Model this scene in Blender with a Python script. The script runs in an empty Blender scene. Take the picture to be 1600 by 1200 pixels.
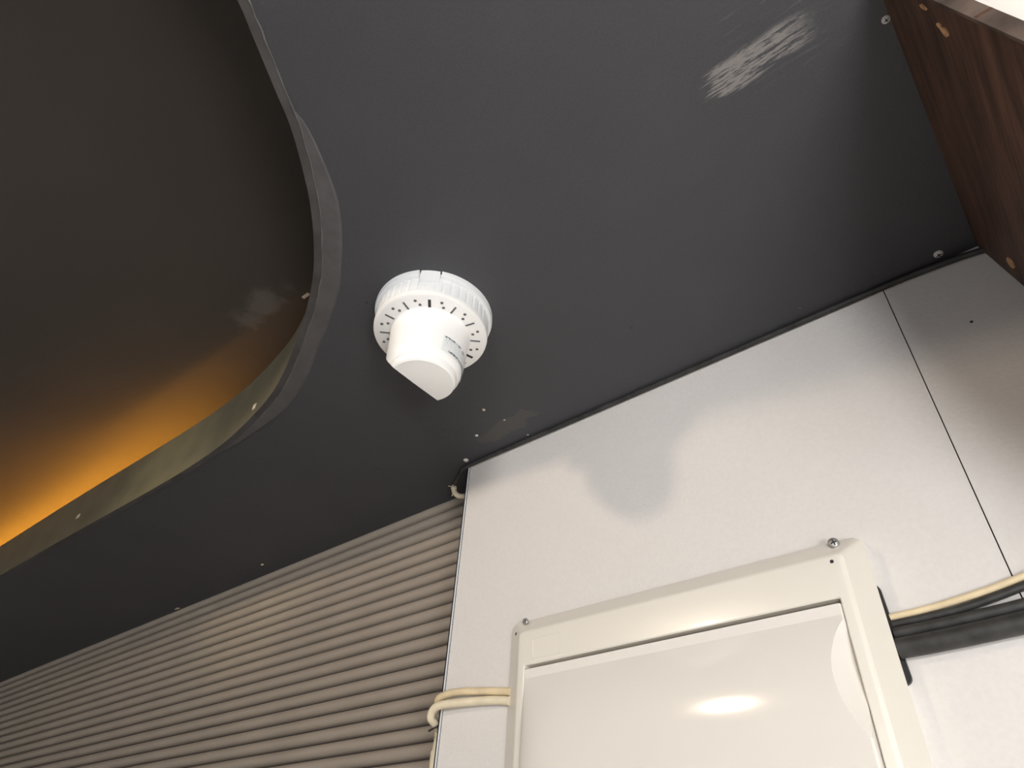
import bpy, bmesh, math, random
from mathutils import Vector, Matrix, noise

random.seed(7)
scene = bpy.context.scene
COL = scene.collection

# ------------------------------------------------------------------ scale
# One unit of the survey grid is the height from the lens to the ceiling (0.70 m).
# x runs along the panelled wall to the right, y into that wall, z up from the lens.
S = 0.70
EYE = 1.60
def W(x, y, z):
    return Vector((x * S, y * S, EYE + z * S))

# ------------------------------------------------------------------ camera
cam_data = bpy.data.cameras.new('camera')
cam = bpy.data.objects.new('camera', cam_data)
COL.objects.link(cam)
cam_data.sensor_fit = 'HORIZONTAL'
cam_data.sensor_width = 36.0
cam_data.lens = 36.0 * 1057.0 / 1600.0
cam_data.clip_start = 0.02
cam_data.clip_end = 60
ROWS = ((0.7714675122, -0.3809120842, -0.5096507253),
        (0.6339527449, 0.5284504856, 0.5646627325),
        (0.0542383150, -0.7587134297, 0.6491626428))
m = Matrix([[ROWS[i][0], -ROWS[i][1], -ROWS[i][2]] for i in range(3)]).to_4x4()
m.translation = W(0, 0, 0)
cam.matrix_world = m
scene.camera = cam

# ------------------------------------------------------------------ world, lights, exposure
scene.view_settings.view_transform = 'Standard'
scene.view_settings.look = 'None'
scene.view_settings.gamma = 1.0
scene.view_settings.use_curve_mapping = False
scene.view_settings.exposure = 0.07

world = bpy.data.worlds.new('world')
scene.world = world
world.use_nodes = True
bg = world.node_tree.nodes['Background']
bg.inputs['Color'].default_value = (0.92, 0.96, 1.0, 1)
bg.inputs['Strength'].default_value = 0.48

def light(name, kind, loc, power, color, **kw):
    d = bpy.data.lights.new(name, kind)
    d.energy = power
    d.color = color
    for k, v in kw.items():
        setattr(d, k, v)
    o = bpy.data.objects.new(name, d)
    COL.objects.link(o)
    o.location = loc
    return o

def aim(o, target):
    o.rotation_euler = (Vector(target) - o.location).to_track_quat('-Z', 'Y').to_euler()

# warm downlight under the raised part of the ceiling: throws the shadow of the lip and of the sensor onto the wall
LAMP = W(-1.32, -0.88, 1.205)
warm = light('downlight_beam', 'SPOT', LAMP, 18, (1.0, 0.80, 0.60),
             spot_size=math.radians(170), spot_blend=0.06, shadow_soft_size=0.045)
# narrow spot added at the same point to brighten a patch of the upstand
hot = light('upstand_patch_spot', 'SPOT', LAMP, 17, (1.0, 0.84, 0.50), spot_size=math.radians(21), spot_blend=1.0, shadow_soft_size=0.03)
aim(hot, W(-1.93, 0.612, 1.03))
# added neutral fill: a glowing globe, low and to the right of the lens
FILL_GLOBE = W(1.00, -0.35, -0.35)
FILL_GLOBE_STRENGTH = 23.0          # the emitting fill globe is built further down

# second added fill: a larger opal globe hung further back
FILL_PENDANT = W(1.35, -2.30, 0.25)
FILL_PENDANT_STRENGTH = 47.0

# ------------------------------------------------------------------ materials
def mat(name, color, rough=0.6, spec=0.5, var=0.0, var_scale=8.0, bump=0.0, bump_scale=60.0,
        metallic=0.0, emit=None, emit_strength=0.0, stretch=(1, 1, 1), coat=0.0):
    mt = bpy.data.materials.new(name)
    mt.use_nodes = True
    nt = mt.node_tree
    N, Lk = nt.nodes, nt.links
    b = N['Principled BSDF']
    b.inputs['Base Color'].default_value = (*color, 1)
    b.inputs['Roughness'].default_value = rough
    b.inputs['Specular IOR Level'].default_value = spec
    b.inputs['Metallic'].default_value = metallic
    b.inputs['Coat Weight'].default_value = coat
    b.inputs['Coat Roughness'].default_value = 0.06
    if emit:
        b.inputs['Emission Color'].default_value = (*emit, 1)
        b.inputs['Emission Strength'].default_value = emit_strength
    if var or bump:
        geo = N.new('ShaderNodeNewGeometry')
        mp = N.new('ShaderNodeMapping')
        mp.inputs['Scale'].default_value = stretch
        Lk.new(geo.outputs['Position'], mp.inputs['Vector'])
    if var:
        nz = N.new('ShaderNodeTexNoise')
        nz.inputs['Scale'].default_value = var_scale
        nz.inputs['Detail'].default_value = 6
        Lk.new(mp.outputs['Vector'], nz.inputs['Vector'])
        rp = N.new('ShaderNodeValToRGB')
        rp.color_ramp.elements[0].position = 0.3
        rp.color_ramp.elements[1].position = 0.7
        rp.color_ramp.elements[0].color = (*[c * (1 - var) for c in color], 1)
        rp.color_ramp.elements[1].color = (*[min(1, c * (1 + var)) for c in color], 1)
        Lk.new(nz.outputs['Fac'], rp.inputs['Fac'])
        Lk.new(rp.outputs['Color'], b.inputs['Base Color'])
    if bump:
        n2 = N.new('ShaderNodeTexNoise')
        n2.inputs['Scale'].default_value = bump_scale
        n2.inputs['Detail'].default_value = 4
        Lk.new(mp.outputs['Vector'], n2.inputs['Vector'])
        bp = N.new('ShaderNodeBump')
        bp.inputs['Strength'].default_value = bump
        bp.inputs['Distance'].default_value = 0.002
        Lk.new(n2.outputs['Fac'], bp.inputs['Height'])
        Lk.new(bp.outputs['Normal'], b.inputs['Normal'])
    return mt

class NT:
    """tiny helper for maths in a node tree"""
    def __init__(s, nt): s.nt = nt
    def v(s, sock, val):
        if isinstance(val, (int, float)): sock.default_value = val
        else: s.nt.links.new(val, sock)
    def m(s, op, a, b=0.0, c=None, clamp=False):
        n = s.nt.nodes.new('ShaderNodeMath'); n.operation = op; n.use_clamp = clamp
        s.v(n.inputs[0], a); s.v(n.inputs[1], b)
        if c is not None: s.v(n.inputs[2], c)
        return n.outputs[0]
    def step(s, x, a, b):
        n = s.nt.nodes.new('ShaderNodeMapRange'); n.interpolation_type = 'SMOOTHSTEP'
        s.v(n.inputs['Value'], x); n.inputs['From Min'].default_value = a; n.inputs['From Max'].default_value = b
        return n.outputs['Result']
    def noise(s, vec, scale, detail=4, rough=0.55):
        n = s.nt.nodes.new('ShaderNodeTexNoise'); n.inputs['Scale'].default_value = scale
        n.inputs['Detail'].default_value = detail; n.inputs['Roughness'].default_value = rough
        s.nt.links.new(vec, n.inputs['Vector']); return n.outputs['Fac']
    def mapv(s, vec, scale):
        n = s.nt.nodes.new('ShaderNodeMapping'); n.inputs['Scale'].default_value = scale
        s.nt.links.new(vec, n.inputs['Vector']); return n.outputs['Vector']
    def mix(s, f, a, b):
        n = s.nt.nodes.new('ShaderNodeMix'); n.data_type = 'RGBA'
        s.v(n.inputs['Factor'], f)
        for i, val in ((6, a), (7, b)):
            if isinstance(val, tuple): n.inputs[i].default_value = (*val, 1)
            else: s.nt.links.new(val, n.inputs[i])
        return n.outputs[2]

def ceiling_paint():
    mt = mat('black_ceiling_paint', (0.060, 0.060, 0.064), rough=0.55, spec=0.4, bump=0.25, bump_scale=90)
    nt = mt.node_tree; h = NT(nt)
    b = nt.nodes['Principled BSDF']
    geo = nt.nodes.new('ShaderNodeNewGeometry')
    P = geo.outputs['Position']
    sep = nt.nodes.new('ShaderNodeSeparateXYZ'); nt.links.new(P, sep.inputs[0])
    X = h.m('DIVIDE', sep.outputs[0], S); Y = h.m('DIVIDE', sep.outputs[1], S)
    # base with faint blotches
    base = h.mix(h.noise(P, 6, 6), (0.053, 0.054, 0.062), (0.069, 0.070, 0.078))
    base = h.mix(h.m('MULTIPLY', h.step(h.noise(P, 420, 3), 0.45, 0.62), 0.22), base, (0.034, 0.034, 0.037))
    # dry scrape running along x near the wooden board
    wob = h.m('MULTIPLY', h.m('SUBTRACT', h.noise(P, 12, 3), 0.5), 0.03)
    Yw = h.m('ADD', Y, wob)
    fibre = h.noise(h.mapv(P, (22, 330, 1)), 1.0, 6, 0.7)
    fleck = h.noise(h.mapv(P, (110, 620, 1)), 1.0, 4, 0.7)
    Xw = h.m('ADD', X, h.m('MULTIPLY', h.m('SUBTRACT', fibre, 0.5), 0.16))
    box = h.m('MULTIPLY', h.m('MULTIPLY', h.step(Xw, -0.115, -0.100), h.step(Xw, 0.045, 0.000)),
              h.m('MULTIPLY', h.step(Yw, 0.492, 0.506), h.step(Yw, 0.548, 0.541)))
    dense = h.m('MULTIPLY', box, h.step(h.m('ADD', h.m('MULTIPLY', fibre, 0.65), h.m('MULTIPLY', fleck, 0.35)), 0.445, 0.515))
    box2 = h.m('MULTIPLY', h.m('MULTIPLY', h.step(X, -0.10, -0.05), h.step(X, 0.10, 0.05)),
               h.m('MULTIPLY', h.step(Yw, 0.435, 0.455), h.step(Yw, 0.585, 0.555)))
    faint = h.m('MULTIPLY', h.m('MULTIPLY', box2, h.step(fibre, 0.55, 0.70)), 0.22)
    scr = h.m('MAXIMUM', h.m('MULTIPLY', dense, 0.8), faint)
    c = h.mix(scr, base, (0.28, 0.265, 0.255))
    # grey filler smear beside the panelled wall
    n5 = h.noise(P, 34, 3)
    cx = h.m('DIVIDE', h.m('ADD', X, 0.905), 0.095)
    cy = h.m('DIVIDE', h.m('SUBTRACT', Y, h.m('ADD', 0.988, h.m('MULTIPLY', h.m('ADD', X, 0.905), -0.12))), 0.030)
    d = h.m('SQRT', h.m('ADD', h.m('MULTIPLY', cx, cx), h.m('MULTIPLY', cy, cy)))
    d = h.m('ADD', d, h.m('MULTIPLY', h.m('SUBTRACT', n5, 0.5), 1.7))
    c = h.mix(h.m('MULTIPLY', h.step(d, 1.0, 0.86), 0.8), c, (0.088, 0.083, 0.078))
    # tiny pale flecks and pits
    vo = nt.nodes.new('ShaderNodeTexVoronoi'); vo.inputs['Scale'].default_value = 15
    nt.links.new(P, vo.inputs['Vector'])
    c = h.mix(h.m('MULTIPLY', h.step(vo.outputs['Distance'], 0.022, 0.012), h.step(h.noise(P, 5, 2), 0.52, 0.6)), c, (0.24, 0.23, 0.22))
    v2 = nt.nodes.new('ShaderNodeTexVoronoi'); v2.inputs['Scale'].default_value = 24
    nt.links.new(P, v2.inputs['Vector'])
    c = h.mix(h.m('MULTIPLY', h.step(v2.outputs['Distance'], 0.10, 0.03), h.step(h.noise(P, 7, 2), 0.52, 0.6)), c, (0.028, 0.028, 0.029))
    nt.links.new(c, b.inputs['Base Color'])
    return mt

def upper_paint():
    mt = mat('brown_black_ceiling_paint', (0.05, 0.045, 0.04), rough=0.6, spec=0.3, bump=0.2, bump_scale=70)
    nt = mt.node_tree; h = NT(nt)
    geo = nt.nodes.new('ShaderNodeNewGeometry'); P = geo.outputs['Position']
    sep = nt.nodes.new('ShaderNodeSeparateXYZ'); nt.links.new(P, sep.inputs[0])
    X = h.m('DIVIDE', sep.outputs[0], S); Y = h.m('DIVIDE', sep.outputs[1], S)
    base = h.mix(h.noise(P, 4, 5), (0.050, 0.045, 0.040), (0.062, 0.055, 0.048))
    cx = h.m('DIVIDE', h.m('ADD', X, 1.36), 0.13); cy = h.m('DIVIDE', h.m('SUBTRACT', Y, 0.485), 0.05)
    d = h.m('SQRT', h.m('ADD', h.m('MULTIPLY', cx, cx), h.m('MULTIPLY', cy, cy)))
    d = h.m('ADD', d, h.m('MULTIPLY', h.m('SUBTRACT', h.noise(P, 22, 5), 0.5), 2.2))
    c = h.mix(h.m('MULTIPLY', h.step(d, 1.1, 0.4), 0.55), base, (0.16, 0.145, 0.13))
    nt.links.new(c, nt.nodes['Principled BSDF'].inputs['Base Color'])
    return mt

M = {}
M['ceil'] = ceiling_paint()
M['ceil_up'] = upper_paint()
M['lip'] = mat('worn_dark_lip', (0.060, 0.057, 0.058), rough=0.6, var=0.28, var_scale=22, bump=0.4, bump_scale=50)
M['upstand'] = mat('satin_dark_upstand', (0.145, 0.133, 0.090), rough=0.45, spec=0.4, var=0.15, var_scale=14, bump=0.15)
M['filler'] = mat('grey_filler_band', (0.084, 0.080, 0.084), rough=0.75, var=0.16, var_scale=30, bump=0.35, bump_scale=45)
M['ridge'] = mat('pale_paint_ridge', (0.11, 0.105, 0.10), rough=0.7, var=0.35, var_scale=40)
M['panel'] = mat('pale_grey_panel', (0.71, 0.685, 0.665), rough=0.62, spec=0.3, var=0.022, var_scale=220, bump=0.12, bump_scale=260)
M['seam'] = mat('dark_seam', (0.05, 0.045, 0.04), rough=0.9)
M['edge_trim'] = mat('pale_blue_edge_trim', (0.70, 0.74, 0.78), rough=0.35)
M['rib'] = mat('taupe_ribbed_cladding', (0.34, 0.295, 0.25), rough=0.5, spec=0.35, var=0.05, var_scale=10, bump=0.05)
M['rib_back'] = mat('dark_rib_backing', (0.05, 0.042, 0.036), rough=0.8)
M['wood'] = mat('dark_red_brown_wood', (0.088, 0.044, 0.029), rough=0.55, spec=0.35, var=0.45, var_scale=9, bump=0.4,
                bump_scale=22, stretch=(9, 0.9, 9))
M['wood_edge'] = mat('worn_wood_edge', (0.095, 0.066, 0.052), rough=0.7, var=0.5, var_scale=30, bump=0.4)
M['raw_wood'] = mat('raw_pale_wood', (0.62, 0.36, 0.19), rough=0.8, var=0.25, var_scale=60)
M['white'] = mat('white_plastic', (0.90, 0.90, 0.895), rough=0.38, spec=0.45)
M['collar'] = mat('shaded_white_plastic', (0.78, 0.80, 0.82), rough=0.45, spec=0.4)  # same white plastic, with the rim's shade painted in as a cooler, darker tone
M['slot'] = mat('dark_slot', (0.03, 0.033, 0.036), rough=0.8)
M['slot_soft'] = mat('grey_slot', (0.12, 0.125, 0.13), rough=0.7)
M['cream'] = mat('cream_plastic', (0.79, 0.755, 0.685), rough=0.28, spec=0.5, coat=0.25)
M['door'] = mat('cream_gloss_door', (0.80, 0.765, 0.715), rough=0.11, spec=0.5, coat=0.5)
M['gap'] = mat('dark_gap', (0.06, 0.056, 0.048), rough=0.9)
M['steel'] = mat('dull_steel', (0.42, 0.41, 0.39), rough=0.45, metallic=0.7, var=0.2, var_scale=200)
M['white_screw'] = mat('painted_screw', (0.62, 0.61, 0.59), rough=0.5, var=0.1, var_scale=200)
M['cable_cream'] = mat('cream_cable_sheath', (0.74, 0.61, 0.40), rough=0.45, var=0.12, var_scale=40)
M['cable_pale'] = mat('pale_cable_sheath', (0.80, 0.71, 0.53), rough=0.45, var=0.10, var_scale=40)
M['cable_black'] = mat('dusty_black_cable', (0.035, 0.034, 0.033), rough=0.5, var=0.45, var_scale=55, bump=0.2)
M['tie'] = mat('black_tie', (0.015, 0.015, 0.016), rough=0.4)
M['floor'] = mat('brown_floor', (0.38, 0.35, 0.32), rough=0.6, var=0.15, var_scale=3)
M['cream_wall'] = mat('cream_wall_paint', (0.80, 0.76, 0.70), rough=0.7, var=0.03, var_scale=6)
M['led'] = mat('amber_light_strip', (0.9, 0.5, 0.1), emit=(1.0, 0.40, 0.035), emit_strength=78)
M['lamp_metal'] = mat('black_lamp_metal', (0.03, 0.03, 0.03), rough=0.4)
M['lamp_glow'] = mat('warm_lamp_lens', (1, 0.9, 0.75), emit=(1.0, 0.80, 0.58), emit_strength=6)
M['fill_globe_glow'] = mat('opal_fill_globe', (0.9, 0.9, 0.88), rough=0.3, emit=(1.0, 0.985, 0.965), emit_strength=FILL_GLOBE_STRENGTH)
M['fill_pendant_glow'] = mat('opal_fill_pendant', (0.9, 0.9, 0.88), rough=0.3, emit=(1.0, 0.99, 0.975), emit_strength=FILL_PENDANT_STRENGTH)
M['chip'] = mat('pale_fleck', (0.62, 0.55, 0.42), rough=0.8)

def sticker_mat():
    mt = mat('rating_sticker', (0.80, 0.82, 0.83), rough=0.4)
    nt = mt.node_tree; h = NT(nt)
    uv = nt.nodes.new('ShaderNodeUVMap')
    sep = nt.nodes.new('ShaderNodeSeparateXYZ'); nt.links.new(uv.outputs[0], sep.inputs[0])
    U, V = sep.outputs[0], sep.outputs[1]
    def line(v0, v1, u0, u1, dens, thr):
        band = h.m('MULTIPLY', h.m('MULTIPLY', h.step(V, v0, v0 + 0.015), h.step(V, v1, v1 - 0.015)),
                   h.m('MULTIPLY', h.m('GREATER_THAN', U, u0), h.m('LESS_THAN', U, u1)))
        cmb = nt.nodes.new('ShaderNodeCombineXYZ')
        h.v(cmb.inputs[0], h.m('MULTIPLY', U, dens)); h.v(cmb.inputs[1], h.m('MULTIPLY', V, 9)); cmb.inputs[2].default_value = v0 * 31
        return h.m('MULTIPLY', band, h.step(h.noise(cmb.outputs[0], 1.0, 2), thr, thr + 0.08))
    k = line(0.86, 0.97, 0.03, 0.42, 26, 0.40)
    for a in ((0.74, 0.81, 0.03, 0.62, 40, 0.44), (0.62, 0.67, 0.03, 0.9, 60, 0.48), (0.52, 0.57, 0.03, 0.9, 60, 0.48),
              (0.42, 0.47, 0.03, 0.75, 60, 0.48), (0.32, 0.36, 0.03, 0.9, 60, 0.5)):
        k = h.m('MAXIMUM', k, h.m('MULTIPLY', line(*a), 0.6))
    k = h.m('MAXIMUM', k, line(0.06, 0.20, 0.14, 0.93, 24, 0.40))
    du = h.m('SUBTRACT', U, 0.52); dv = h.m('MULTIPLY', h.m('SUBTRACT', V, 0.88), 0.45)
    rr = h.m('SQRT', h.m('ADD', h.m('MULTIPLY', du, du), h.m('MULTIPLY', dv, dv)))
    k = h.m('MAXIMUM', k, h.m('MULTIPLY', h.step(rr, 0.055, 0.045), 0.55))
    c = h.mix(k, (0.80, 0.82, 0.83), (0.10, 0.13, 0.14))
    nt.links.new(c, nt.nodes['Principled BSDF'].inputs['Base Color'])
    return mt
M['sticker'] = sticker_mat()

# ------------------------------------------------------------------ mesh helpers (vertices are given in metres, world space)
def link(name, me, mt, parent=None, origin=None):
    o = bpy.data.objects.new(name, me)
    COL.objects.link(o)
    if mt is not None and not me.materials:
        me.materials.append(mt)
    if parent is not None:
        o.parent = parent
    return o

def origin_of(parent):
    v = Vector((0, 0, 0))
    while parent is not None:
        v += parent.location
        parent = parent.parent
    return v

def mesh(name, V, F, mt, parent=None, smooth=False, at=None, uv=None, sharp=None):
    base = origin_of(parent)
    if at is None:
        at = sum((Vector(v) for v in V), Vector()) / len(V)
    off = Vector(at)
    me = bpy.data.meshes.new(name)
    me.from_pydata([tuple(Vector(v) - off) for v in V], [], F)
    bm = bmesh.new(); bm.from_mesh(me)
    bmesh.ops.recalc_face_normals(bm, faces=bm.faces)
    bm.to_mesh(me); bm.free()
    me.update()
    if smooth:
        for p in me.polygons: p.use_smooth = True
        if sharp:
            me.set_sharp_from_angle(angle=math.radians(sharp))
    o = link(name, me, mt, parent)
    o.location = off - base
    return o

def empty(name, loc):
    o = bpy.data.objects.new(name, None)
    o.empty_display_size = 0.05
    COL.objects.link(o)
    o.location = loc
    return o

def tag(o, label=None, cat=None, group=None, kind=None):
    if label: o['label'] = label
    if cat: o['category'] = cat
    if group: o['group'] = group
    if kind: o['kind'] = kind
    return o

def box_vf(x0, x1, y0, y1, z0, z1):
    V = [W(x, y, z) for z in (z0, z1) for y in (y0, y1) for x in (x0, x1)]
    F = [(0, 1, 3, 2), (4, 6, 7, 5), (0, 4, 5, 1), (2, 3, 7, 6), (0, 2, 6, 4), (1, 5, 7, 3)]
    return V, F

def catmull(P, n=6, closed=False):
    P = [Vector(p) for p in P]
    out = []
    k = len(P)
    segs = k if closed else k - 1
    for i in range(segs):
        if closed:
            a, b, c, d = P[(i - 1) % k], P[i], P[(i + 1) % k], P[(i + 2) % k]
        else:
            a, b, c, d = P[max(i - 1, 0)], P[i], P[i + 1], P[min(i + 2, k - 1)]
        for j in range(n):
            t = j / n
            out.append(0.5 * ((2 * b) + (c - a) * t + (2 * a - 5 * b + 4 * c - d) * t * t + (3 * b - a - 3 * c + d) * t ** 3))
    if not closed: out.append(P[-1])
    return out

def tube_vf(path, r, seg=12, flat=1.0, n=6):
    """path in metres; r in metres or list per control point"""
    pts = catmull(path, n)
    rs = [r] * len(pts) if not isinstance(r, (list, tuple)) else None
    if rs is None:
        rr = catmull([Vector((q, 0, 0)) for q in r], n); rs = [q.x for q in rr]
    V, F = [], []
    up = Vector((0.13, 0.2, 0.97))
    prev = None
    for i, p in enumerate(pts):
        t = (pts[min(i + 1, len(pts) - 1)] - pts[max(i - 1, 0)]).normalized()
        u = (prev if prev is not None else up); u = (u - t * u.dot(t)).normalized(); prev = u
        v = t.cross(u)
        for k in range(seg):
            a = 2 * math.pi * k / seg
            V.append(p + (u * math.cos(a) + v * math.sin(a) * flat) * rs[i])
    for i in range(len(pts) - 1):
        for k in range(seg):
            F.append((i * seg + k, i * seg + (k + 1) % seg, (i + 1) * seg + (k + 1) % seg, (i + 1) * seg + k))
    F.append(tuple(range(seg))); F.append(tuple(range((len(pts) - 1) * seg, len(pts) * seg)))
    return V, F

def lathe_vf(prof, c, n=64, a0=0.0, a1=2 * math.pi, rfun=None, axis=None, close=False):
    """prof: (radius, height) in metres about centre c; axis = local frame (u, v, w), default world"""
    u, v, w = axis or (Vector((1, 0, 0)), Vector((0, 1, 0)), Vector((0, 0, 1)))
    full = abs((a1 - a0) - 2 * math.pi) < 1e-6
    cols = n if full else n + 1
    V, F = [], []
    for i in range(cols):
        a = a0 + (a1 - a0) * i / n
        for j, (r, h) in enumerate(prof):
            rr = rfun(i, j, r) if rfun else r
            V.append(Vector(c) + (u * math.cos(a) + v * math.sin(a)) * rr + w * h)
    k = len(prof)
    for i in range(n if full else n):
        i2 = (i + 1) % cols if full else i + 1
        for j in range(k - 1 if not close else k):
            j2 = (j + 1) % k
            F.append((i * k + j, i2 * k + j, i2 * k + j2, i * k + j2))
    if close and not full:
        F.append(tuple(range(k))); F.append(tuple((cols - 1) * k + j for j in range(k)))
    return V, F

def frame_for(nrm):
    w = Vector(nrm).normalized()
    a = Vector((0, 0, 1)) if abs(w.z) < 0.9 else Vector((1, 0, 0))
    u = a.cross(w).normalized()
    return u, w.cross(u), w

def merge(*vfs):
    V, F = [], []
    for v, f in vfs:
        o = len(V); V += list(v); F += [tuple(i + o for i in q) for q in f]
    return V, F

def weld(o, d=1e-5):
    bm = bmesh.new(); bm.from_mesh(o.data)
    bmesh.ops.remove_doubles(bm, verts=bm.verts, dist=d)
    bmesh.ops.recalc_face_normals(bm, faces=bm.faces)
    bm.to_mesh(o.data); bm.free()

def screw(name, p, nrm, r, mt, parent, cross=True, rot=0.3):
    """domed screw head with a recessed-looking cross"""
    u, v, w = frame_for(nrm)
    V, F = lathe_vf([(0.0, r * 0.42), (r * 0.45, r * 0.38), (r * 0.8, r * 0.24), (r, 0.02 * r), (r, -0.15 * r), (0, -0.15 * r)], p, 18, axis=(u, v, w))
    o = mesh(name, V, F, mt, parent, smooth=True, at=p, sharp=50); weld(o)
    if cross:
        parts = []
        for k in range(2):
            a = rot + k * math.pi / 2
            d = u * math.cos(a) + v * math.sin(a); e = w.cross(d)
            q = [p + d * sx * r * 0.55 + e * sy * r * 0.12 + w * r * sz for sz in (0.30, 0.44) for sy in (-1, 1) for sx in (-1, 1)]
            parts.append((q, [(0, 1, 3, 2), (4, 6, 7, 5), (0, 4, 5, 1), (2, 3, 7, 6), (0, 2, 6, 4), (1, 5, 7, 3)]))
        Vc, Fc = merge(*parts)
        mesh('cross_slot', Vc, Fc, M['slot'], o, at=p)
    return o

# ------------------------------------------------------------------ setting: floor, outer walls
def structure(name, V, F, mt, parent=None, **kw):
    o = mesh(name, V, F, mt, parent, **kw)
    if parent is None: o['kind'] = 'structure'
    return o

ZF = -EYE / S
structure('floor', *box_vf(-7.2, 3.2, -6.0, 1.6, ZF - 0.06, ZF), M['floor'])
structure('wall_right', *box_vf(2.4, 2.5, -4.0, 1.6, ZF, 1.30), M['cream_wall'])

# panelled wall: a boxed-out partition carrying two sheets with an open joint between them
YW = 1.062
XL = -1.090
wall = structure('wall_back', *box_vf(XL + 0.006, 2.42, YW + 0.014, 1.40, ZF, 1.012), M['seam'])
XS = -0.0425
for x0, x1 in ((XL, XS - 0.0009), (XS + 0.0009, 2.4)):
    structure('sheet', *box_vf(x0, x1, YW, YW + 0.0141, ZF, 1.000), M['panel'], wall)
# slim plastic corner strip on the free edge of the left sheet
V, F = merge(box_vf(XL - 0.0025, XL + 0.0005, YW - 0.003, 1.165, ZF, 0.998), box_vf(XL - 0.0025, XL + 0.003, YW - 0.003, YW - 0.0005, ZF, 0.998))
structure('corner_strip', V, F, M['edge_trim'], wall)
V, F = box_vf(XL + 0.0033, XL + 0.0047, YW - 0.0008, YW + 0.0005, ZF, 0.997)
structure('strip_joint', V, F, M['slot_soft'], wall)
pv, pf = lathe_vf([(0, 0.0010), (0.0016, 0.0008), (0.0019, -0.001)], W(0.0554, YW, 0.8476), 8, axis=frame_for((0, -1, 0)))
structure('nail_hole', pv, pf, M['slot'], wall)

# ribbed wall, set back
YR = 1.182
PITCH = 0.03567
wl = structure('wall_left', *box_vf(-7.2, -1.0, YR, YR + 0.15, ZF, 1.012), M['rib_back'])
prof = []
dep = 0.0195
for k in range(11):
    a = math.pi * k / 10
    prof.append((-math.cos(a) * PITCH * 0.440, -dep * (math.sin(a) ** 0.95)))
rib_me = None
top0 = 0.9774 + 0.0005
nrib = 90
for i in range(-1, nrib):
    zc = top0 - PITCH * (i + 0.5)
    if zc - PITCH / 2 < ZF: break
    if rib_me is None:
        V, F = [], []
        for x in (-7.15, -1.02):
            for dz, dy in prof:
                V.append(W(x, YR + dy, zc + dz))
        k = len(prof)
        for j in range(k - 1): F.append((j, j + 1, k + j + 1, k + j))
        F.append(tuple(range(k))); F.append(tuple(range(k, 2 * k)))
        c = W(-4.085, YR, zc)
        o = mesh('rib', V, F, M['rib'], wl, smooth=True, at=c, sharp=50)
        rib_me = o.data
    else:
        o = link('rib', rib_me, None, wl)
        o.location = W(-4.085, YR, zc) - wl.location
structure('wall_far_left', *box_vf(-7.3, -7.2, -4.0, 1.6, ZF, 1.30), M['cream_wall'])

# ------------------------------------------------------------------ ceiling with the raised, curved opening
LIP = [(-5.4, 0.560), (-4.2, 0.580), (-3.046, 0.595), (-2.668, 0.600), (-2.328, 0.607), (-2.10, 0.613), (-1.863, 0.617), (-1.724, 0.616), (-1.565, 0.609),
       (-1.432, 0.591), (-1.295, 0.566), (-1.181, 0.529), (-1.077, 0.483), (-0.995, 0.446), (-0.912, 0.400), (-0.850, 0.357),
       (-0.772, 0.290), (-0.726, 0.239), (-0.674, 0.176), (-0.643, 0.124), (-0.620, 0.086), (-0.594, 0.043), (-0.573, 0.008),
       (-0.535, -0.08), (-0.49, -0.25), (-0.47, -0.5), (-0.50, -0.9), (-0.62, -1.3), (-0.85, -1.65), (-1.2, -1.9), (-1.7, -2.0),
       (-3.0, -2.02), (-4.5, -2.0), (-5.6, -1.9), (-6.2, -1.5), (-6.4, -0.8), (-6.3, -0.1), (-6.0, 0.38)]
lip = [Vector((p.x, p.y)) for p in catmull([(x, y, 0) for x, y in LIP], 4, closed=True)]
for _ in range(3):
    lip = [(lip[i - 1] + lip[i] * 2 + lip[(i + 1) % len(lip)]) / 4 for i in range(len(lip))]
nl = len(lip)
def outward(i):
    t = lip[(i + 1) % nl] - lip[(i - 1) % nl]
    n = Vector((t.y, -t.x)).normalized()
    return n
cen = Vector((-3.4, -0.7))
sgn = 1 if outward(20).dot(lip[20] - cen) > 0 else -1
NRM = [outward(i) * sgn for i in range(nl)]
def off(i, d): return lip[i] + NRM[i] * d

TH = 0.0155
OX0, OX1, OY0, OY1 = -7.2, 2.42, -4.0, 1.40
def plate_with_hole(z):
    bm = bmesh.new()
    outer = [bm.verts.new(W(x, y, z)) for x, y in ((OX0, OY0), (OX1, OY0), (OX1, OY1), (OX0, OY1))]
    inner = [bm.verts.new(W(*off(i, TH * 0.9), z)) for i in range(nl)]
    E = [bm.edges.new((outer[i], outer[(i + 1) % 4])) for i in range(4)]
    E += [bm.edges.new((inner[i], inner[(i + 1) % nl])) for i in range(nl)]
    bmesh.ops.triangle_fill(bm, use_beauty=True, use_dissolve=False, edges=E)
    bm.verts.index_update()
    V = [v.co.copy() for v in bm.verts]; F = [tuple(v.index for v in f.verts) for f in bm.faces]
    bm.free()
    return V, F
ceil = structure('ceiling', *merge(plate_with_hole(1.0), plate_with_hole(1.02)), M['ceil'])
# upstand round the opening: its underside is the narrow dark lip
V, F = [], []
ZT = 1.19
for i in range(nl):
    for d, z in ((0.0, 0.9985), (0.0, ZT), (TH, ZT), (TH, 0.9985)):
        V.append(W(*off(i, d), z))
for i in range(nl):
    j = (i + 1) % nl
    for a, b in ((0, 1), (1, 2), (2, 3), (3, 0)):
        F.append((i * 4 + a, j * 4 + a, j * 4 + b, i * 4 + b))
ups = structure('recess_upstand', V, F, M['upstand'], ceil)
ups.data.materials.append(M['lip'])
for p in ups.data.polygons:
    if abs(p.normal.z) > 0.9: p.material_index = 1
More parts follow.
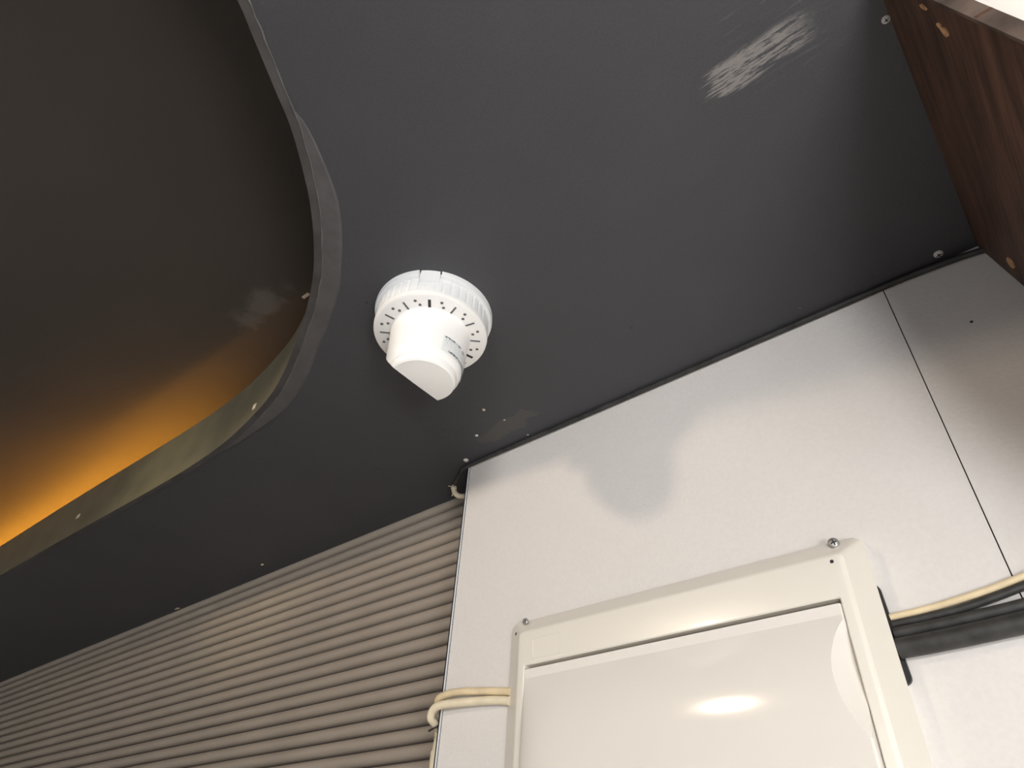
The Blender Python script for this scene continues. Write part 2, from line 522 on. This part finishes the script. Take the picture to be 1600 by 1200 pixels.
# smeared filler band outside the lip, and the thin ridge of pale paint between the two
i0 = min(range(nl), key=lambda i: (lip[i] - Vector((-1.60, 0.613))).length)
i1 = min(range(nl), key=lambda i: (lip[i] - Vector((-0.66, 0.155))).length)
i2 = min(range(nl), key=lambda i: (lip[i] - Vector((-0.56, -0.02))).length)
idx = list(range(i0, i1 + 1))
V, F = [], []
for n_, i in enumerate(idx):
    t = n_ / (len(idx) - 1)
    w_ = 0.036 * min(1.0, t * 5) * min(1.0, (1 - t) * 5) ** 0.7 + 0.001
    w_ *= 1 + 0.14 * noise.noise(Vector((i * 0.22, 3.1, 0)))
    for d, z in ((TH, 0.9995), (TH, 0.9975), (TH + w_ * 0.85, 0.9980), (TH + w_, 1.0005)):
        V.append(W(*off(i, d), z))
for n_ in range(len(idx) - 1):
    for a in range(3):
        F.append((n_ * 4 + a, n_ * 4 + a + 1, (n_ + 1) * 4 + a + 1, (n_ + 1) * 4 + a))
structure('filler_band', V, F, M['filler'], ceil)
idx = list(range(i0 + 6, i2 + 1))
path = [W(*off(i, TH + 0.0005 + 0.002 * noise.noise(Vector((i * 0.6, 0, 0)))), 0.9982) for i in idx]
rads = [0.0009 + 0.0006 * noise.noise(Vector((i * 0.8, 7, 0))) for i in idx]
structure('paint_ridge', *tube_vf(path, rads, 6, n=2), M['ridge'], ceil)
# raised ceiling above the opening, and the trough wall that closes it all round
V, F = merge(box_vf(-7.0, 0.2, -2.6, 0.98, 1.30, 1.34), box_vf(-7.0, 0.2, 0.90, 0.98, 1.02, 1.30), box_vf(-7.0, 0.2, -2.6, -2.5, 1.02, 1.30),
             box_vf(0.1, 0.2, -2.5, 0.90, 1.02, 1.30), box_vf(-7.0, -6.9, -2.5, 0.90, 1.02, 1.30))
structure('raised_ceiling', V, F, M['ceil_up'], ceil)
# screws driven into the ceiling
for x, y, r, mt, cr in ((-1.080, 1.037, 0.0048, 'white_screw', False), (0.060, 1.040, 0.0056, 'white_screw', True), (0.112, 0.579, 0.0040, 'white_screw', True),
                        (-0.983, 0.971, 0.0028, 'white_screw', False), (-0.885, 0.962, 0.0023, 'steel', False), (-0.876, 1.043, 0.0021, 'steel', False)):
    structure_screw = screw('screw', W(x, y, 0.999), (0, 0, -1), r, M[mt], ceil, cross=cr)
# flecks of bare board where the paint has chipped
for x, y, z, sx, sy in ((-2.100, 1.105, 0.9995, 0.010, 0.004), (-2.746, 1.150, 0.9995, 0.022, 0.005), (-0.900, 0.903, 0.9995, 0.005, 0.004)):
    V = [W(x + sx * math.cos(a) * (0.7 + 0.3 * math.cos(3 * a + x)), y + sy * math.sin(a), z - 0.0008) for a in [k * 0.7854 for k in range(8)]]
    V += [v + Vector((0, 0, 0.0012)) for v in V]
    F = [tuple(range(8)), tuple(range(8, 16))] + [(k, (k + 1) % 8, 8 + (k + 1) % 8, 8 + k) for k in range(8)]
    structure('paint_chip', V, F, M['chip'], ceil)
def upstand_chip(x, z, sx, sz):
    i = min(range(i0 - 60, i0 + 60), key=lambda q: abs(lip[q].x - x))
    V, F = box_vf(x - sx, x + sx, lip[i].y - 0.0015, lip[i].y + 0.001, z - sz, z + sz)
    structure('paint_chip', V, F, M['chip'], ceil)
upstand_chip(-2.49, 1.075, 0.010, 0.007)
upstand_chip(-1.40, 1.035, 0.006, 0.008)
V, F = box_vf(-1.246, -1.222, 0.533, 0.541, 1.297, 1.3005)
structure('paint_chip', V, F, M['chip'], ceil)

# ------------------------------------------------------------------ amber light strip lying in the trough behind the upstand
path = []
for i in range(nl):
    if i < i0 + 14 and -5.3 < lip[i].x < -2.02:
        k = max(0.0, min(1.0, (lip[i].x + 2.75) / 0.85)); k = k * k * (3 - 2 * k)      # end dropped into the trough so that the glow fades out
        path.append(W(*off(i, 0.095 + 0.06 * k), 1.172 - 0.125 * k))
o = tag(mesh('light_strip', *tube_vf(path, 0.006, 8, n=1), M['led']), 'thin amber light strip hidden behind the curved ceiling edge', 'light')

# ------------------------------------------------------------------ unseen downlight and the two added fill globes
root = tag(empty('downlight', W(-1.32, -0.88, 1.30)), 'small warm downlight under the raised black ceiling', 'lamp')
mesh('housing', *lathe_vf([(0.0, 0.0), (0.035, 0.0), (0.035, -0.014), (0.038, -0.016), (0.038, -0.022), (0.030, -0.022), (0.030, -0.018), (0.0, -0.018)], W(-1.32, -0.88, 1.30), 32), M['lamp_metal'], root)
mesh('lens', *lathe_vf([(0.0, -0.0185), (0.0295, -0.0185), (0.0295, -0.021), (0.0, -0.022)], W(-1.32, -0.88, 1.30), 32), M['lamp_glow'], root)

FL = Vector((FILL_GLOBE.x, FILL_GLOBE.y, 0.0))
root = tag(empty('fill_globe_stand', FL), 'added fill light, a white globe on a stand beside the viewer', 'lamp')
gz = FILL_GLOBE.z
mesh('foot', *lathe_vf([(0.0, 0.0), (0.14, 0.0), (0.14, 0.012), (0.03, 0.022), (0.0, 0.022)], FL, 40), M['lamp_metal'], root)
mesh('pole', *lathe_vf([(0.011, 0.02), (0.011, gz - 0.195), (0.035, gz - 0.19), (0.035, gz - 0.17), (0.0, gz - 0.17)], FL, 20), M['lamp_metal'], root)
mesh('globe', *lathe_vf([(0.19 * math.sin(math.pi * k / 18), gz - 0.19 * math.cos(math.pi * k / 18)) for k in range(3, 19)], FL, 40), M['fill_globe_glow'], root, smooth=True)

root = tag(empty('fill_globe_hung', FILL_PENDANT), 'added fill light, a large white globe hung behind the viewer', 'lamp')
mesh('globe', *lathe_vf([(0.22 * math.sin(math.pi * k / 20), -0.22 * math.cos(math.pi * k / 20)) for k in range(0, 19)], FILL_PENDANT, 40), M['fill_pendant_glow'], root, smooth=True)
mesh('rod', *lathe_vf([(0.0, 0.20), (0.05, 0.20), (0.05, 0.225), (0.006, 0.235), (0.006, 0.75 * S - 0.012), (0.05, 0.75 * S - 0.010), (0.05, 0.75 * S), (0.0, 0.75 * S)], FILL_PENDANT, 24), M['lamp_metal'], root)

# ------------------------------------------------------------------ leaning wooden board beside the wall
BZ = 0.38
def bx(z): return 0.117 + 0.20 * (1.0 - z)
BT = 0.016
root = tag(empty('wooden_board', W(bx(BZ), 0.80, BZ)), 'dark stained wooden board leaning out from the ceiling, beside the pale wall', 'board')
Y0, Y1 = 0.510, YW - 0.001
NB, NZ = 26, 20
def jitter(y, z): return 0.0016 * noise.noise(Vector((y * 30, z * 30, 2.0)))
V, F = [], []
for k in range(NZ + 1):
    z = 1.0 - (1.0 - BZ) * k / NZ
    for i in range(NB + 1):
        t = i / NB
        y = Y0 + (Y1 - Y0) * t + (jitter(t, z) * 2 if i == 0 else 0)
        x = bx(z) + 0.5 * jitter(y, z)
        V.append(W(x, y, z))
c = NB + 1
for k in range(NZ):
    for i in range(NB):
        F.append((k * c + i, k * c + i + 1, (k + 1) * c + i + 1, (k + 1) * c + i))
n0 = len(V)
V += [v + Vector((BT * S, 0, 0.0)) for v in V]
for k in range(NZ):
    for i in range(NB):
        F.append(tuple(n0 + q for q in (k * c + i, (k + 1) * c + i, (k + 1) * c + i + 1, k * c + i + 1)))
ring = [i for i in range(c)] + [k * c + NB for k in range(1, NZ + 1)] + [NZ * c + i for i in range(NB - 1, -1, -1)] + [k * c for k in range(NZ - 1, 0, -1)]
for a, b in zip(ring, ring[1:] + ring[:1]): F.append((a, b, n0 + b, n0 + a))
brd = mesh('plank', V, F, M['wood'], root, smooth=True, sharp=40)
# worn front edge strip and the raw-wood nicks
V, F = [], []
for k in range(41):
    z = 1.0 - (1.0 - BZ) * k / 40
    w_ = 0.0035 + 0.004 * noise.noise(Vector((z * 40, 0, 5)))
    xb = bx(z)
    for x, y in ((xb - 0.0010, Y0 + max(0.001, w_)), (xb - 0.0014, Y0 - 0.0016), (xb + BT, Y0 - 0.0016), (xb + BT, Y0 + 0.004)):
        V.append(W(x, y, z))
for k in range(40):
    for a in range(3): F.append((k * 4 + a, k * 4 + a + 1, (k + 1) * 4 + a + 1, (k + 1) * 4 + a))
mesh('worn_edge', V, F, M['wood_edge'], root)
def nick(y, z, ry, rz, tilt=0.0, seed=0.0):
    V = []
    for d in (-0.0018, 0.004):
        for k in range(10):
            a = k * math.pi / 5
            r = 1 + 0.35 * noise.noise(Vector((math.cos(a) * 1.7 + seed, math.sin(a) * 1.7, seed)))
            dy, dz = math.cos(a) * ry * r, math.sin(a) * rz * r
            dy, dz = dy * math.cos(tilt) - dz * math.sin(tilt), dy * math.sin(tilt) + dz * math.cos(tilt)
            V.append(W(bx(z + dz) + d, y + dy, z + dz))
    F = [tuple(range(10)), tuple(range(10, 20))] + [(k, (k + 1) % 10, 10 + (k + 1) % 10, 10 + k) for k in range(10)]
    mesh('raw_nick', V, F, M['raw_wood'], root)
nick(0.552, 0.857, 0.0060, 0.0065, 0.4, 1.0)
nick(0.546, 0.866, 0.0040, 0.0040, 0.0, 2.0)
nick(0.528, 0.890, 0.003, 0.006, 0.2, 3.0)
nick(1.015, 0.893, 0.013, 0.008, 0.0, 4.0)

# ------------------------------------------------------------------ cream casing hung under the ceiling on the far side of the board
root = tag(empty('wall_cabinet', W(0.85, 1.0, 0.39)), 'cream white casing glimpsed past the wooden board in the corner', 'cabinet')
def slant_box(g0, x1, y0, y1, z0, z1):
    V = [W(bx(z) + BT + g0 if i == 0 else x1, y, z) for z in (z0, z1) for y in (y0, y1) for i in (0, 1)]
    return V, box_vf(0, 1, 0, 1, 0, 1)[1]
mesh('body', *slant_box(0.003, 1.30, 0.545, YW - 0.002, 0.39, 0.999), M['cream_wall'], root)
o = mesh('door', *slant_box(0.004, 0.76, 0.524, 0.5449, 0.395, 0.994), M['cream_wall'], root)
o = mesh('door', *box_vf(0.766, 1.298, 0.524, 0.5449, 0.395, 0.994), M['cream_wall'], root)

# ------------------------------------------------------------------ white ceiling sensor
CX, CY = -0.777, 0.608
base = W(CX, CY, 1.0)
root = tag(empty('ceiling_sensor', base), 'white round plastic sensor with vented collar and slanted tip, fixed to black ceiling', 'sensor')
h_ = lambda z: (z - 1.0) * S
# rim: flat ring with a gap where the release tab sits
g0, g1 = math.radians(-38), math.radians(-59 + 360)
V, F = lathe_vf([(0.100 * S, h_(1.0)), (0.1195 * S, h_(1.0)), (0.1200 * S, h_(0.992)), (0.1185 * S, h_(0.985)), (0.1125 * S, h_(0.984)), (0.100 * S, h_(0.984))], base, 110, g0, g1, close=True)
mesh('mounting_rim', V, F, M['collar'], root, smooth=True, sharp=40, at=base)
V, F = lathe_vf([(0.100 * S, h_(1.0)), (0.1180 * S, h_(1.0)), (0.1150 * S, h_(0.972)), (0.100 * S, h_(0.972))], base, 12, math.radians(-57.6), math.radians(-39.4), close=True)
mesh('release_tab', V, F, M['collar'], root, smooth=True, sharp=40, at=base)
NC = 252
V, F = lathe_vf([(0.098 * S, h_(0.999)), (0.1120 * S, h_(0.999)), (0.1125 * S, h_(0.984)), (0.1135 * S, h_(0.953)), (0.1128 * S, h_(0.946)), (0.100 * S, h_(0.944))],
                base, NC, rfun=lambda i, j, r: r - (0.0016 * S if (i % 6 == 0 and 1 <= j <= 3) else 0))
mesh('ribbed_collar', V, F, M['collar'], root, smooth=True, sharp=28, at=base)
V, F = lathe_vf([(0.07 * S, h_(0.950)), (0.1128 * S, h_(0.950)), (0.1138 * S, h_(0.946)), (0.1130 * S, h_(0.9405)), (0.1090 * S, h_(0.9378)), (0.070 * S, h_(0.9378))], base, 128)
ring = mesh('vent_ring', V, F, M['white'], root, smooth=True, sharp=35, at=base)
def slot(name, a, r0, r1, w_, mt, parent):
    u = Vector((math.cos(a), math.sin(a), 0)); v = Vector((-u.y, u.x, 0))
    V = [base + u * r * S + v * s * w_ * S + Vector((0, 0, h_(z))) for z in (0.9372, 0.940) for r in (r0, r1) for s in (-1, 1)]
    F = [(0, 1, 3, 2), (4, 6, 7, 5), (0, 4, 5, 1), (2, 3, 7, 6), (0, 2, 6, 4), (1, 5, 7, 3)]
    mesh(name, V, F, mt, parent)
for k in range(12):
    a = math.radians(-46 + 30 * k)
    slot('vent_slot', a, 0.0805, 0.1000, 0.0018 if k % 4 else 0.0028, M['slot'] if k % 4 == 0 else M['slot_soft'], ring)
    b_ = math.radians(-46 + 30 * k + 15)
    for r in (0.0865, 0.0975):
        u = Vector((math.cos(b_ + (0.05 if r < 0.09 else -0.02)), math.sin(b_ + (0.05 if r < 0.09 else -0.02)), 0))
        V, F = lathe_vf([(0.0, h_(0.9371)), (0.0031 * S, h_(0.9371)), (0.0031 * S, h_(0.9385)), (0, h_(0.9385))], base + u * r * S, 8)
        mesh('vent_hole', V, F, M['slot_soft'], ring)
# neck and the slanted head below it
def cut_lathe(name, prof, n, mt, cut):
    V, F = lathe_vf([(r * S, h_(z)) for r, z in prof], base, n)
    o = mesh(name, V, F, mt, root, smooth=True, sharp=30, at=base)
    bm = bmesh.new(); bm.from_mesh(o.data)
    bmesh.ops.remove_doubles(bm, verts=bm.verts, dist=1e-6)
    if cut:
        g = bm.verts[:] + bm.edges[:] + bm.faces[:]
        r = bmesh.ops.bisect_plane(bm, geom=g, plane_co=cut[0], plane_no=cut[1], clear_outer=True)
        ed = [e for e in r['geom_cut'] if isinstance(e, bmesh.types.BMEdge)]
        f = bmesh.ops.edgeloop_fill(bm, edges=ed)
        for q in f['faces']: q.smooth = False
    bmesh.ops.recalc_face_normals(bm, faces=bm.faces)
    bm.to_mesh(o.data); bm.free()
    o.data.set_sharp_from_angle(angle=math.radians(30))
    return o
slope = math.radians(52)
cut = (Vector((-0.0150 * S, 0, h_(0.8195))), Vector((-math.sin(slope), 0, -math.cos(slope))))
cut_lathe('neck', [(0.0, 0.945), (0.0800, 0.945), (0.0800, 0.9375), (0.0785, 0.934), (0.0775, 0.925), (0.0745, 0.862), (0.0725, 0.850), (0.0695, 0.8375), (0.066, 0.8330), (0.0, 0.8330)], 128, M['white'], cut)
cut_lathe('slanted_head', [(0.0, 0.836), (0.0650, 0.836), (0.0650, 0.8290), (0.0625, 0.8220), (0.0590, 0.8195), (0.030, 0.8170), (0.0, 0.8140)], 128, M['white'], cut)
# rating sticker wrapped round the neck
V, F, UV = [], [], []
NA = 28
for i in range(NA + 1):
    a = math.radians(-19 + 84 * i / NA)
    for j in range(2):
        z = (0.846, 0.882)[j]
        r = 0.0745 + (z - 0.862) * (0.003 / 0.063) + 0.0005 if z > 0.862 else 0.0745 - (0.862 - z) * 0.10 + 0.0005
        V.append(base + Vector((math.cos(a) * r * S, math.sin(a) * r * S, h_(z)))); UV.append((i / NA, j))
for i in range(NA): F.append((2 * i, 2 * i + 2, 2 * i + 3, 2 * i + 1))
o = mesh('rating_sticker', V, F, M['sticker'], root, smooth=True, at=base)
uvl = o.data.uv_layers.new(name='UVMap')
for lp in o.data.loops: uvl.data[lp.index].uv = UV[lp.vertex_index]

# ------------------------------------------------------------------ electrical distribution board on the wall
BX0, BX1, BZ0, BZ1 = -0.905, -0.207, -0.075, 0.532
FX0, FX1, FZ0, FZ1 = -0.864, -0.238, -0.045, 0.499
YB = 1.030
OX0_, OX1_, OZ0_, OZ1_ = -0.8465, -0.2545, -0.01, 0.4325
root = tag(empty('distribution_board', W((BX0 + BX1) / 2, YW, BZ0)), 'cream plastic electrical distribution board with glossy door on the pale wall', 'electrical box')
def rounded(x0, x1, z0, z1, r, n=6):
    out = []
    for cx, cz, a0 in ((x1 - r, z1 - r, 0), (x0 + r, z1 - r, 90), (x0 + r, z0 + r, 180), (x1 - r, z0 + r, 270)):
        for k in range(n + 1):
            a = math.radians(a0 + 90 * k / n); out.append((cx + r * math.cos(a), cz + r * math.sin(a)))
    return out
loops = [(rounded(BX0, BX1, BZ0, BZ1, 0.018), YW - 0.0002), (rounded(BX0, BX1, BZ0, BZ1, 0.018), 'edge'),
         (rounded(FX0 - 0.004, FX1 + 0.004, FZ0 - 0.004, FZ1 + 0.004, 0.012), YB + 0.0035), (rounded(FX0, FX1, FZ0, FZ1, 0.010), YB + 0.0008), (rounded(FX0 + 0.004, FX1 - 0.004, FZ0 + 0.004, FZ1 - 0.004, 0.008), YB),
         (rounded(OX0_ - 0.002, OX1_ + 0.002, OZ0_ - 0.002, OZ1_ + 0.002, 0.004), YB), (rounded(OX0_, OX1_, OZ0_, OZ1_, 0.003), YB + 0.002), (rounded(OX0_, OX1_, OZ0_, OZ1_, 0.003), YW - 0.001)]
V, F = [], []
for lp, y in loops:
    for x, z in lp:
        if y == 'edge':      # the right-hand flank stands deeper off the wall than the other three
            k = max(0.0, min(1.0, (x + 0.235) / 0.028)); k = k * k * (3 - 2 * k)
            V.append(W(x + 0.0055 * k, YW - 0.005 - 0.023 * k, z - 0.012 * k * max(0.0, (z - 0.45) / 0.08)))
        else:
            V.append(W(x, y, z))
n = len(loops[0][0])
for k in range(len(loops) - 1):
    for i in range(n): F.append((k * n + i, k * n + (i + 1) % n, (k + 1) * n + (i + 1) % n, (k + 1) * n + i))
mesh('frame', V, F, M['cream'], root, smooth=True, sharp=24)
mesh('inner_box', *box_vf(OX0_ - 0.003, OX1_ + 0.003, YW - 0.004, YW - 0.0005, OZ0_, OZ1_), M['gap'], root)
# door: gently bowed sheet with a flat head strip and a crescent finger scoop on its right edge
DX0, DX1 = OX0_ + 0.0015, OX1_ - 0.0012
ARC = [(0.4039, -0.2552), (0.382, -0.2707), (0.3508, -0.2822), (0.3227, -0.2849), (0.2913, -0.2801), (0.2613, -0.2683), (0.2394, -0.2560)]
arcp = catmull([(z, x, 0) for z, x in ARC], 10)
def arc_x(z):
    if z >= ARC[0][0] or z <= ARC[-1][0]: return None
    for a, b in zip(arcp, arcp[1:]):
        if b.x <= z <= a.x:
            return a.y + (b.y - a.y) * (z - a.x) / (b.x - a.x if abs(b.x - a.x) > 1e-9 else 1)
    return None
YD = YB + 0.0015
def bow(z):
    if z > 0.4085: return 0.0
    if z > 0.27: return 0.021 * (1 - ((z - 0.27) / 0.1385) ** 2)
    return 0.021 * (1 - 0.35 * ((0.27 - z) / 0.28) ** 2)
DZ0 = OZ0_ + 0.001
zs = [0.4255, 0.4245, 0.4170, 0.4086] + [0.4085 - (0.4085 - 0.22) * k / 60 for k in range(61)] + [0.22 - (0.22 - DZ0) * k / 16 for k in range(1, 17)]
V, F = [], []
NXL = 26
for z in zs:
    ax_ = arc_x(z)
    sc = ax_ if ax_ is not None and ax_ < DX1 - 0.0022 else DX1 - 0.0022
    y = YD - bow(z)
    if z > 0.4085: y = YD - (z - 0.4085) * 0.13
    if z > 0.4250: y = YD + 0.004
    for i in range(NXL + 1):
        u_ = (i / NXL) ** 2.2
        e_ = min(1.0, u_ / 0.16); e_ = math.sqrt(1 - (1 - e_) ** 2)
        V.append(W(DX0 + (sc - DX0) * u_, y if z > 0.4085 else YD - bow(z) * (0.25 + 0.75 * e_), z))
    V.append(W(DX1, min(y + (DX1 - sc) * 1.0 + 0.001, YD + 0.021), z))
    V.append(W(DX1, YD + 0.022, z))
    V.append(W(DX0, YD + 0.022, z))
c = NXL + 4
for k in range(len(zs) - 1):
    for i in range(c):
        F.append((k * c + i, k * c + (i + 1) % c, (k + 1) * c + (i + 1) % c, (k + 1) * c + i))
F.append(tuple(range(c))); F.append(tuple((len(zs) - 1) * c + i for i in range(c)))
door = mesh('door', V, F, M['door'], root, smooth=True, sharp=5)
# faint embossed name-plate field
V, F = [], []
ex0, ex1, ez0, ez1 = -0.8285, -0.7610, 0.441, 0.4800
for x0, x1, z0, z1 in ((ex0, ex1, ez1 - 0.001, ez1), (ex0, ex1, ez0, ez0 + 0.001), (ex0, ex0 + 0.0012, ez0, ez1), (ex1 - 0.0012, ex1, ez0, ez1)):
    V, F = merge((V, F), box_vf(x0, x1, YB - 0.0008, YB + 0.001, z0, z1))
mesh('embossed_field', V, F, M['cream'], root)
screw('screw', W(-0.8560, 1.0400, 0.5235), (0.35, -0.9, -0.1), 0.0046, M['steel'], root)
screw('screw', W(-0.2440, 1.0400, 0.5215), (0.25, -0.9, -0.1), 0.0060, M['steel'], root)
for p, nn in ((W(-0.2515, 1.0302, 0.4885), (0, -1, 0)), (W(-0.8815, 1.0420, 0.5035), (-0.6, -0.8, 0))):
    V, F = lathe_vf([(0, 0.0006), (0.0020, 0.0005), (0.0024, -0.001)], p, 12, axis=frame_for(nn))
    mesh('screw_hole', V, F, M['slot'], root)

# ------------------------------------------------------------------ cables
def cable(name, pts, r, mt, label, flat=1.0, seg=14, group=None):
    V, F = tube_vf([W(*p) for p in pts], r, seg, flat)
    o = mesh(name, V, F, mt, smooth=True, sharp=60)
    tag(o, label, 'cable', group)
    return o
cable('power_cable', [(-0.898, 1.0545, 0.3990), (-0.957, 1.052, 0.4075), (-1.030, 1.050, 0.4160), (-1.068, 1.049, 0.4160), (-1.094, 1.052, 0.4095), (-1.109, 1.075, 0.398), (-1.110, 1.11, 0.385), (-1.108, 1.14, 0.36), (-1.108, 1.15, 0.1), (-1.108, 1.15, -0.6)],
      0.0052, M['cable_cream'], 'upper yellowed cable running from board to panel edge')
cable('power_cable', [(-0.898, 1.0540, 0.3815), (-0.940, 1.051, 0.3880), (-1.020, 1.047, 0.3935), (-1.075, 1.044, 0.3950), (-1.100, 1.047, 0.3895), (-1.113, 1.056, 0.3770), (-1.116, 1.074, 0.3690), (-1.122, 1.090, 0.3600), (-1.131, 1.100, 0.3400), (-1.138, 1.102, 0.3000), (-1.137, 1.102, 0.25), (-1.136, 1.102, -0.6)],
      0.0058, M['cable_pale'], 'lower pale cable looping round the panel edge beside ribs')
tie_pts = []
for k in range(14):
    a = 2 * math.pi * k / 13
    tie_pts.append(W(-1.118 + 0.0150 * math.cos(a), 1.078 + 0.0125 * math.sin(a), 0.3655 + 0.0075 * math.sin(a) + 0.004 * math.cos(a)))
tag(mesh('cable_tie', *tube_vf(tie_pts, 0.0013, 8), M['tie'], smooth=True), 'thin black tie round the cream cables at panel edge', 'cable tie')
XR = (-0.2010, -0.195, -0.160, -0.120, -0.078, -0.040, 0.05, 0.12, 0.19)
def bundle(y, zs, r, mt, label):
    cable('power_cable', [(x, y, z) for x, z in zip(XR, zs)], r, mt, label)
bundle(1.0475, (0.3545, 0.3545, 0.3550, 0.3565, 0.3585, 0.3610, 0.370, 0.378, 0.385), 0.0096, M['cable_black'], 'thickest black cable at the bottom of the bundle right of the board')
bundle(1.0530, (0.3765, 0.3765, 0.3770, 0.3785, 0.3805, 0.3830, 0.392, 0.400, 0.407), 0.0058, M['cable_black'], 'middle black cable between the thick and the thin one, right of the board')
bundle(1.0560, (0.3905, 0.3905, 0.3912, 0.3930, 0.3990, 0.4060, 0.424, 0.437, 0.449), 0.0038, M['cable_black'], 'thin black cable splitting off the bundle under the cream cable')
bundle(1.0565, (0.4005, 0.4008, 0.4020, 0.4055, 0.4110, 0.4180, 0.437, 0.451, 0.464), 0.0034, M['cable_cream'], 'cream cable on top of the black bundle right of the board')
# black rubber plate behind the frame where the bundle enters
lp = [(x + (0.38 - z) * 0.035, z) for x, z in rounded(-0.235, -0.2005, 0.310, 0.452, 0.010)]
V = [W(x, y, z) for y in (YW - 0.006, YW - 0.0003) for x, z in lp]
n = len(lp)
F = [tuple(range(n)), tuple(range(n, 2 * n))] + [(i, (i + 1) % n, n + (i + 1) % n, n + i) for i in range(n)]
tag(mesh('cable_grommet', V, F, M['tie']), 'black rubber entry plate behind the board where the black bundle enters', 'grommet')

# black cable pinned along the ceiling joint, and the cut cream end behind the panel corner
cable('joint_cable', [(-1.165, 1.088, 0.982), (-1.125, 1.068, 0.990), (-1.080, 1.055, 0.9945), (-0.835, 1.0555, 0.9945), (-0.562, 1.056, 0.9945), (-0.263, 1.056, 0.9945), (-0.040, 1.056, 0.9940), (0.025, 1.056, 0.9915), (0.0865, 1.056, 0.9865), (0.130, 1.056, 0.9790)],
      0.0040, M['cable_black'], 'black cable tucked along the joint of black ceiling and pale wall')
root = tag(empty('cable_stub', W(-1.165, 1.11, 0.975)), 'short bent cream cable end with frayed tip behind the panel corner', 'cable')
mesh('sheath', *tube_vf([W(*p) for p in [(-1.188, 1.108, 0.990), (-1.186, 1.110, 0.975), (-1.170, 1.114, 0.960), (-1.140, 1.120, 0.9535), (-1.105, 1.125, 0.952), (-1.096, 1.126, 0.952)]], 0.0050, 12), M['cable_pale'], root, smooth=True, sharp=60)
mesh('torn_tip', *tube_vf([W(*p) for p in [(-1.192, 1.104, 0.997), (-1.189, 1.107, 0.990), (-1.187, 1.109, 0.984)]], [0.0018, 0.0062, 0.0050], 7, n=3), M['chip'], root)
for k, (dx, dy, dz) in enumerate(((-0.016, -0.004, 0.010), (0.012, -0.006, 0.008), (-0.006, 0.004, -0.022))):
    mesh('strand', *tube_vf([W(-1.189, 1.106, 0.988), W(-1.189 + dx * 0.5, 1.106 + dy, 0.988 + dz * 0.6), W(-1.189 + dx, 1.106 + dy, 0.988 + dz)], 0.0008, 6), M['cable_pale'], root)
